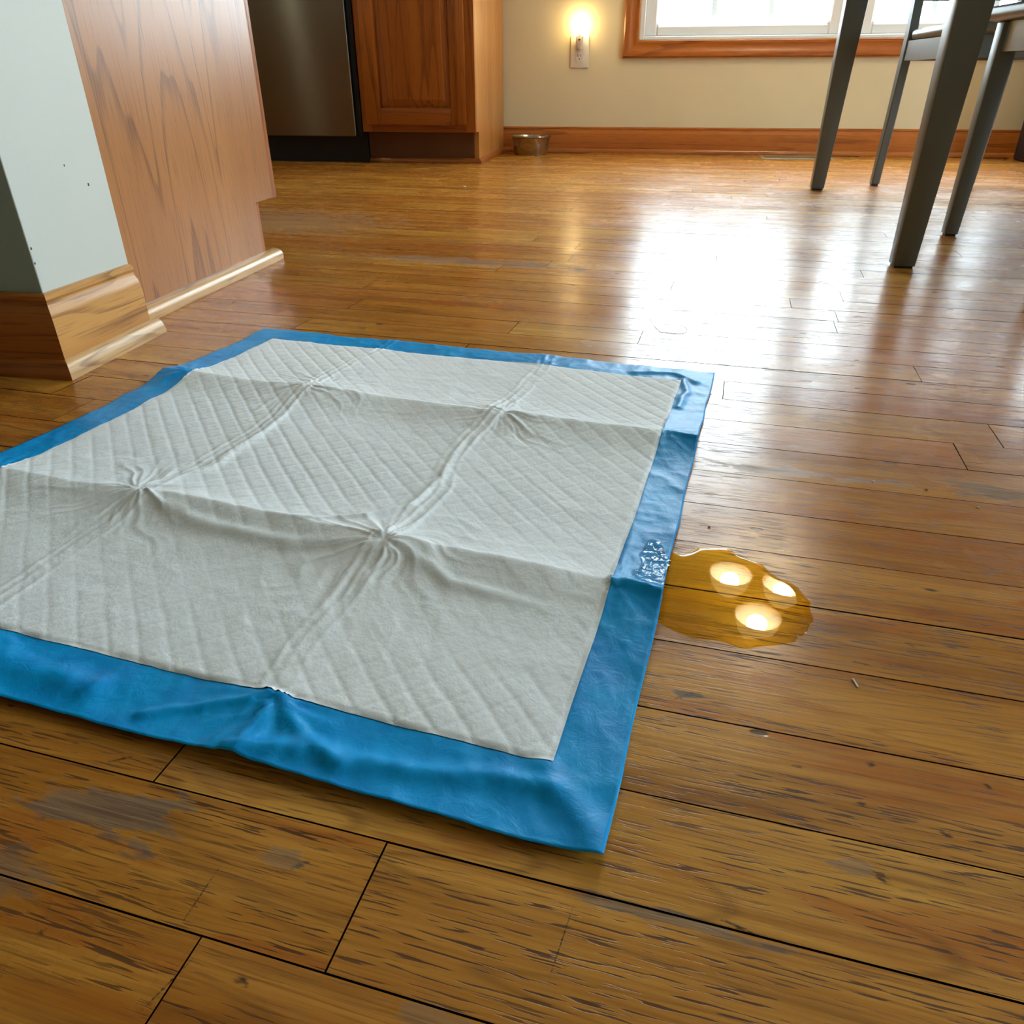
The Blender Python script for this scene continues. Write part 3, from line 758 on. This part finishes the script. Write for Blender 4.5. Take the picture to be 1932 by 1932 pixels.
def added_kitchen_light():  # unseen spotlight, added over the kitchen to streak the dishwasher door
    o = empty('added_ceiling_light', (-2.14, 1.9, ZC)); tag(o, 'unseen small ceiling spotlight added for the streak on the dishwasher', 'lamp')
    auto(obj('can', lathe(bmesh.new(), [(.030, 0), (.062, 0), (.062, -.07), (.058, -.07), (.052, -.03), (.030, -.02)], 40), M_BRASS, o), 40)
    obj('bulb', lathe(bmesh.new(), [(0, -.022), (.042, -.022), (.050, -.045), (.047, -.068), (.030, -.080), (0, -.084)], 32), emis('lit_spot_bulb', (1.0, .95, .66), 110), o, smooth=True)
added_kitchen_light()
# ------------------------------------------------------------------ the pad
PO = Vector((-.579, .280, 0)); PANG = R(-7.6); PW, PL = .586, .640
CU0, CU1, CV0, CV1 = .036, .553, .045, .602
def vnoise(x, y, seed):
    r_ = np.random.RandomState(seed); G = r_.rand(256, 256)
    xi = np.floor(x).astype(int); yi = np.floor(y).astype(int); fx = x-xi; fy = y-yi
    fx = fx*fx*(3-2*fx); fy = fy*fy*(3-2*fy)
    a = G[xi % 256, yi % 256]; b = G[(xi+1) % 256, yi % 256]; c = G[xi % 256, (yi+1) % 256]; d = G[(xi+1) % 256, (yi+1) % 256]
    return (a*(1-fx)+b*fx)*(1-fy)+(c*(1-fx)+d*fx)*fy
def fbm(x, y, seed, o=4):
    s = 0; a = 1; t = 0
    for k in range(o): s = s+a*vnoise(x*2**k+17*k, y*2**k+5*k, seed+k); t += a; a *= .5
    return s/t
def ridged(x, y, seed, o=3):
    s = 0; a = 1; t = 0
    for k in range(o): s = s+a*(1-np.abs(2*vnoise(x*2**k+9*k, y*2**k+3*k, seed+k)-1))**2; t += a; a *= .5
    return s/t
def pdist(u, v, pts):
    """distance to a polyline, its signed side and the parameter 0..1"""
    best = np.full(u.shape, 9.0); tt = np.zeros(u.shape); N = len(pts)-1
    for i in range(N):
        ax, ay = pts[i]; bx, by = pts[i+1]; dx, dy = bx-ax, by-ay; l2 = dx*dx+dy*dy
        t = np.clip(((u-ax)*dx+(v-ay)*dy)/l2, 0, 1); d = np.hypot(u-ax-t*dx, v-ay-t*dy)
        m = d < best; best = np.where(m, d, best); tt = np.where(m, (i+t)/N, tt)
    return best, tt
CROSS = [(.185,.447,1.0), (.402,.436,1.15), (.178,.202,1.05), (.395,.190,1.3)]
def shared(u, v):
    wob = (fbm(u*14, v*3, 40, 3)-.5)*.010
    h = np.zeros(u.shape)
    for v0, A, sl in ((.445, .0075, -.028), (.201, .0085, -.020)):
        d = v-(v0+sl*(u-.2)+wob*.6)
        mod = .55+.9*fbm(u*9, v*0+v0*30, 60, 2)
        h += A*mod*np.where(d > 0, np.exp(-d/.030), np.exp(-(np.abs(d)/.026)**1.5))
    for u0, seed in ((.187, 3), (.397, 4)):
        m = (fbm(v*11, v*0+seed, 80+seed, 3)-.5)*.022
        d = u-(u0+m)
        br = .1+.9*fbm(v*16, v*0+seed*3, 140+seed, 2)
        h += .0013*br*np.exp(-((np.abs(d)-.0045)/.0020)**2)+.0009*np.exp(-((d+.012)/.0022)**2)*fbm(v*20, v*0+seed, 150, 2)
        h += .0012*np.exp(-np.abs(d)/.03)
    for i, (a, b, k) in enumerate(CROSS):
        r_ = np.hypot(u-a, v-b); t = np.arctan2(v-b, u-a)
        tt = t + 1.1*(fbm(u*22, v*22, 90+i, 2)-.5)
        star = ridged(np.cos(tt)*3.1+50, np.sin(tt)*3.1+50+r_*6, 100+i, 2)
        h += .0034*k*np.exp(-r_/.044)*star*np.clip(r_/.010, 0, 1) 
    # the curved crease rounding the corner of the middle square
    for pts, A, w_ in (([(.384,.372),(.392,.300),(.388,.250),(.365,.222),(.330,.203),(.300,.198)], .0026, .0036),
                       ([(.402,.262),(.425,.300),(.455,.330)], .0012, .004),
                       ([(.402,.190),(.455,.165),(.520,.160)], .0016, .005),
                       ([(.395,.190),(.330,.175),(.250,.178),(.180,.200)], .0022, .006),
                       ([(.190,.410),(.200,.330),(.196,.250),(.178,.202)], .0022, .005)):
        d, t = pdist(u+(fbm(u*30, v*30, 7, 2)-.5)*.006, v, pts)
        h += A*np.exp(-(d/w_)**2)*np.sin(np.pi*np.clip(t*.9+.05, 0, 1))
    h += .0016*fbm(u*10, v*10, 5, 2)
    return h+.0004
def film_h(u, v):
    h = shared(u, v)*.92
    h += .0021*ridged(u*17, v*17, 21, 3)+.0007*ridged(u*60+v*20, v*45, 25, 2)
    h += .0022*np.exp(-v/.012)*(.5+fbm(u*10, u*0, 61, 2))+.0012*np.exp(-(PW-u)/.006)*fbm(v*12, v*0, 62, 2)
    for a, b, k in ((.403,.040,1.2), (.188,.050,.8), (.392,.606,.8), (.19,.606,.6), (.556,.443,1.0), (.556,.196,1.2), (.030,.452,1.1), (.030,.205,.9)):
        r_ = np.hypot(u-a, v-b); t = np.arctan2(v-b, u-a)+1.2*(fbm(u*20, v*20, 31, 2)-.5)
        h += .0034*k*np.exp(-r_/.030)*ridged(np.cos(t)*3.4+30, np.sin(t)*3.4+30, 200+int(a*100), 2)*np.clip(r_/.006, 0, 1)
    for pts, A, w_ in (([(.402,.004),(.44,.016),(.490,.020),(.530,.030),(.556,.030)], .0030, .0060), ([(.403,.044),(.404,.012)], .0018, .0022), ([(.398,.044),(.34,.012)], .0018, .003),
                       ([(.408,.042),(.430,.022),(.455,.012)], .0020, .004), ([(.552,.043),(.575,.015),(.585,.0)], .0022, .008), ([(.05,.022),(.16,.030),(.30,.018)], .0030, .010),
                       ([(.553,.603),(.562,.570),(.560,.520)], .0022, .004), ([(.50,.612),(.545,.622),(.570,.600)], .0024, .005), ([(.550,.443),(.586,.432)], .0022, .003), ([(.552,.196),(.586,.190)], .0034, .004)):
        d, t = pdist(u+(fbm(u*40, v*40, 8, 2)-.5)*.006, v+(fbm(u*40, v*40, 9, 2)-.5)*.004, pts)
        h += A*np.exp(-(d/w_)**2)
    under = np.clip(np.minimum.reduce([u-CU0, CU1-u, v-CV0, CV1-v])/.006, 0, 1)
    h = h*(1-under)+under*(shared(u, v)*.92)
    return h+.0003
def core_h(u, v):
    h = shared(u, v)
    j = (fbm(u*40, v*40, 51, 2)-.5)*.0022
    p_ = .0158
    def ln(q):
        f = q/p_; f = f-np.floor(f); d = np.minimum(f, 1-f)*p_; return d
    a = ln((u+v)/math.sqrt(2)+j); b = ln((u-v)/math.sqrt(2)+j*.8+.003)
    flat = np.clip(fbm(u*7, v*7, 55, 2)*1.9-.35, .25, 1)
    q = .00047*(1-np.exp(-(a/.0017)**2))+.00044*(1-np.exp(-(b/.0017)**2))
    h += q*flat + .0006*fbm(u*80, v*80, 52, 3)+.0007*ridged(u*16+3*v, v*30, 53, 2)*(1-.6*flat)
    edge = np.minimum.reduce([u-CU0, CU1-u, v-CV0, CV1-v])
    h += .0014*np.clip(edge/.0035, 0, 1)**.5
    return np.maximum(h, 0)+.0004
def sheet(name, u0, u1, v0, v1, nu, nv, hf, mat, parent, wav=0.0, skirt=False):
    U, V = np.meshgrid(np.linspace(u0, u1, nu), np.linspace(v0, v1, nv)); H = hf(U, V)
    dU = np.zeros_like(U); dV = np.zeros_like(V)
    if wav:
        eu = np.minimum(U-u0, u1-U); ev = np.minimum(V-v0, v1-V)
        fu = np.exp(-eu/.02); fv = np.exp(-ev/.02)
        dU = fu*(fbm(V*12, V*0+1+(U > .3)*5, 300, 3)-.5)*wav; dV = fv*(fbm(U*12, U*0+9+(V > .3)*5, 301, 3)-.5)*wav
    if skirt:
        Hf = film_h(U, V)+.0003
        H = np.maximum(H, Hf+.0004)
        m = np.zeros_like(U, bool); m[0, :] = m[-1, :] = m[:, 0] = m[:, -1] = True
        H = np.where(m, Hf, H)
    P3 = np.stack([U+dU, V+dV, H], -1).reshape(-1, 3)
    idx = np.arange(nu*nv).reshape(nv, nu)
    F = np.stack([idx[:-1, :-1], idx[:-1, 1:], idx[1:, 1:], idx[1:, :-1]], -1).reshape(-1, 4)
    me = bpy.data.meshes.new(name); me.vertices.add(len(P3)); me.vertices.foreach_set('co', P3.astype(np.float32).ravel())
    me.loops.add(F.size); me.loops.foreach_set('vertex_index', F.ravel().astype(np.int32))
    me.polygons.add(len(F)); me.polygons.foreach_set('loop_start', np.arange(0, F.size, 4, dtype=np.int32)); me.polygons.foreach_set('loop_total', np.full(len(F), 4, dtype=np.int32))
    me.update(); me.validate(); me.shade_smooth(); me.materials.append(mat)
    return link(bpy.data.objects.new(name, me), parent)
pad = empty('puppy_pad', PO, PANG); tag(pad, 'white quilted absorbent puppy pad with blue plastic border, unfolded on the floor', 'pad')
film = sheet('backing_film', 0, PW, 0, PL, 300, 330, film_h, M_FILM, pad, wav=.005); film['label'] = 'crinkled glossy blue plastic backing'
so = film.modifiers.new('thickness', 'SOLIDIFY'); so.thickness = .00025; so.offset = -1
core = sheet('absorbent_sheet', CU0, CU1, CV0, CV1, 440, 470, core_h, M_CORE, pad, wav=.0030, skirt=True); core['label'] = 'white quilted absorbent top sheet'
# ------------------------------------------------------------------ the puddle
PTS = [(0.0335,.4560),(0.0368, 0.4554), (0.041, 0.4529), (0.0468, 0.4562), (0.0528, 0.4626), (0.0547, 0.4639), (0.0692, 0.4673), (0.0763, 0.4666), (0.0791, 0.4608), (0.0844, 0.4564), (0.0941, 0.452), (0.0973, 0.4483), (0.1001, 0.4412), (0.1057, 0.4356), (0.1097, 0.4331), (0.1137, 0.4298), (0.1172, 0.4242), (0.1195, 0.417), (0.1219, 0.4107), (0.1201, 0.4025), (0.1206, 0.3928), (0.1169, 0.3854), (0.1134, 0.3781), (0.1089, 0.3748), (0.107, 0.37), (0.0999, 0.3669), (0.0941, 0.364), (0.086, 0.362), (0.0779, 0.3587), (0.0717, 0.3595), (0.064, 0.3626), (0.0593, 0.3631), (0.0521, 0.3632), (0.0464, 0.3635), (0.04, 0.3663), (0.0336, 0.3698), (0.027, 0.3741), (.0255,.380), (.0268,.3865), (.0262,.393), (.0290,.400), (.0278,.409), (.0300,.417), (.0292,.425), (.0318,.433), (.0312,.441), (.0333,.449)]
def smooth_loop(pts, n=5):
    out = []; N = len(pts)
    for i in range(N):
        p0, p1, p2, p3 = [Vector(pts[(i+k) % N]) for k in (-1, 0, 1, 2)]
        for k in range(n):
            t = k/n; out.append(.5*((2*p1)+(p2-p0)*t+(2*p0-5*p1+4*p2-p3)*t*t+(3*p1-p0-3*p2+p3)*t**3))
    return out
def blob(name, pts, prof, mat, zf=None, n=5, parent=None, relax=2):
    c = smooth_loop(pts, n); N = len(c)
    area = sum(c[i].x*c[(i+1) % N].y-c[(i+1) % N].x*c[i].y for i in range(N))
    sgn = 1 if area > 0 else -1
    bm = bmesh.new(); loops = []
    for ins, z in prof:
        q = []
        for i in range(N):
            k = 1+int(ins/.0006)
            t = (c[(i+k) % N]-c[(i-k) % N]).normalized(); nn = Vector((-t.y, t.x))*sgn
            q.append(c[i]+nn*ins)
        for _ in range(relax*int(ins/.0008)):
            q = [(q[i-1]+q[i]*2+q[(i+1) % N])/4 for i in range(N)]
        loops.append([bm.verts.new((p.x, p.y, z+(zf(p) if zf else 0))) for p in q])
    for a, b in zip(loops, loops[1:]):
        for k in range(N): bm.faces.new((a[k], a[(k+1) % N], b[(k+1) % N], b[k]))
    f = bm.faces.new(loops[-1])
    bmesh.ops.triangulate(bm, faces=[f])
    me = bpy.data.meshes.new(name); bm.normal_update(); 
    if sum(f.normal.z for f in bm.faces) < 0: bmesh.ops.reverse_faces(bm, faces=bm.faces[:])
    bm.to_mesh(me); bm.free(); me.shade_smooth(); me.materials.append(mat)
    return link(bpy.data.objects.new(name, me), parent)
PROF = [(0, .00002), (.0002, .0003), (.0006, .00065), (.0012, .00098), (.0020, .00126), (.0030, .00148), (.0042, .00160), (.0050, .00161), (.0058, .00161)]
pud = blob('puddle', PTS, PROF, M_PUDDLE); tag(pud, 'amber yellow puddle of liquid beside the blue edge of the pad', 'puddle')
def film_z(x, y):
    ca_, sa_ = math.cos(PANG), math.sin(PANG); dx, dy = x-PO.x, y-PO.y
    return float(film_h(np.array([dx*ca_+dy*sa_]), np.array([-dx*sa_+dy*ca_]))[0])
WPTS = [(0.0207,.4654),(.0265,.4626),(.0294,.4531),(.0303,.4444),(.0336,.4364),(.0333,.4297),(.0302,.4161),(.0300,.4099),(.0290,.4005),(.0266,.3971),(.0214,.3992),(.017,.4015),(.0125,.4045),(.0078,.4123),(.0076,.4187),(.012,.4235),(.0136,.433),(.0115,.4412),(.0142,.4487),(.0159,.4571)]
def wet_patch():
    st = .00055; xs = np.arange(.005, .037, st); ys = np.arange(.394, .468, st); X, Y = np.meshgrid(xs, ys)
    c = [tuple(p) for p in smooth_loop(WPTS, 4)]; N = len(c)
    ins = np.zeros(X.shape, bool); dist = np.full(X.shape, 9.0)
    for i in range(N):
        ax, ay = c[i]; bx, by = c[(i+1) % N]
        with np.errstate(divide='ignore', invalid='ignore'):
            cr_ = ((ay > Y) != (by > Y)) & (X < (bx-ax)*(Y-ay)/(by-ay+1e-12)+ax)
        ins ^= cr_
        dx, dy = bx-ax, by-ay; t = np.clip(((X-ax)*dx+(Y-ay)*dy)/(dx*dx+dy*dy+1e-12), 0, 1)
        dist = np.minimum(dist, np.hypot(X-ax-t*dx, Y-ay-t*dy))
    ca_, sa_ = math.cos(PANG), math.sin(PANG); dx, dy = X-PO.x, Y-PO.y
    Z = film_h(dx*ca_+dy*sa_, -dx*sa_+dy*ca_)
    Z = Z+.00012+.0006*np.clip(dist/.0018, 0, 1)**.6+.0012*ridged(X*120, Y*170, 71, 2)*np.clip(dist/.003, 0, 1)
    bm = bmesh.new(); vs = {}
    for j in range(X.shape[0]):
        for i in range(X.shape[1]):
            if ins[j, i]: vs[j, i] = bm.verts.new((X[j, i], Y[j, i], Z[j, i]))
    for (j, i) in list(vs):
        q = [(j, i), (j, i+1), (j+1, i+1), (j+1, i)]
        if all(k in vs for k in q): bm.faces.new([vs[k] for k in q])
    me = bpy.data.meshes.new('wet_patch'); bm.to_mesh(me); bm.free(); me.shade_smooth(); me.materials.append(M_WET)
    o = link(bpy.data.objects.new('wet_patch', me), pud); o['label'] = 'thin wrinkled wet smear on the blue plastic'
wet_patch()
# ------------------------------------------------------------------ crumbs and hairs
def crumb(loc, s, mat, label, name='crumb', flat=.6):
    bm = bmesh.new(); bmesh.ops.create_icosphere(bm, subdivisions=2, radius=1)
    for v in bm.verts:
        v.co *= 1+.35*(random.random()-.5); v.co = Vector((v.co.x*s[0], v.co.y*s[1], (v.co.z*flat+flat*.9)*s[2]))
    o = obj(name, bm, mat, smooth=True); o.location = loc; o.rotation_euler = (0, 0, random.random()*3)
    tag(o, label, 'crumb')
crumb((-.574, 2.446, 0), (.008, .004, .003), M_CRUMB, 'white crumb on the far floor in front of the base cabinet')
crumb((.063, .495, 0), (.0012, .0009, .0009), M_CRUMBD, 'brown crumb between the pad corner and the puddle')
crumb((.240, .584, 0), (.0010, .0010, .0008), M_BLACK, 'black speck on the yellow board right of the puddle')
crumb((.201, .592, 0), (.0014, .0010, .0009), M_CRUMB, 'pale speck on the board beside the black speck')
crumb((.271, .560, 0), (.0012, .0009, .0009), M_CRUMB, 'pale speck near the grey worn patch at the right')
o = obj('splinter', nbox(-.0005, .0005, -.0034, .0034, 0, .0009, bev=.0002), M_CRUMB); o.location = (.1335, .338, 0); o.rotation_euler = (0, 0, R(12)); tag(o, 'tiny pale splinter on a board right of the puddle', 'splinter')
def hair(pts, label):
    cu_ = bpy.data.curves.new('hair', 'CURVE'); cu_.dimensions = '3D'; cu_.bevel_depth = .00022; cu_.bevel_resolution = 1
    sp = cu_.splines.new('NURBS'); sp.points.add(len(pts)-1); sp.use_endpoint_u = True; sp.order_u = 3
    for q, p in zip(sp.points, pts): q.co = (p[0], p[1], .0004, 1)
    ob = bpy.data.objects.new('hair', cu_); link(ob); cu_.materials.append(M_CRUMBD); 
    dg = bpy.context.evaluated_depsgraph_get(); me = bpy.data.meshes.new_from_object(ob.evaluated_get(dg))
    bpy.data.objects.remove(ob); o = link(bpy.data.objects.new('stray_hair', me)); tag(o, label, 'hair')
hair([(.012,1.055),(.020,1.0),(.035,.985),(.06,.99),(.062,1.02),(.045,1.035),(.030,1.025)], 'curled stray hair in the window glare beyond the pad')
hair([(.285,1.325),(.300,1.30),(.303,1.27)], 'short stray hair in the glare left of the near table leg')
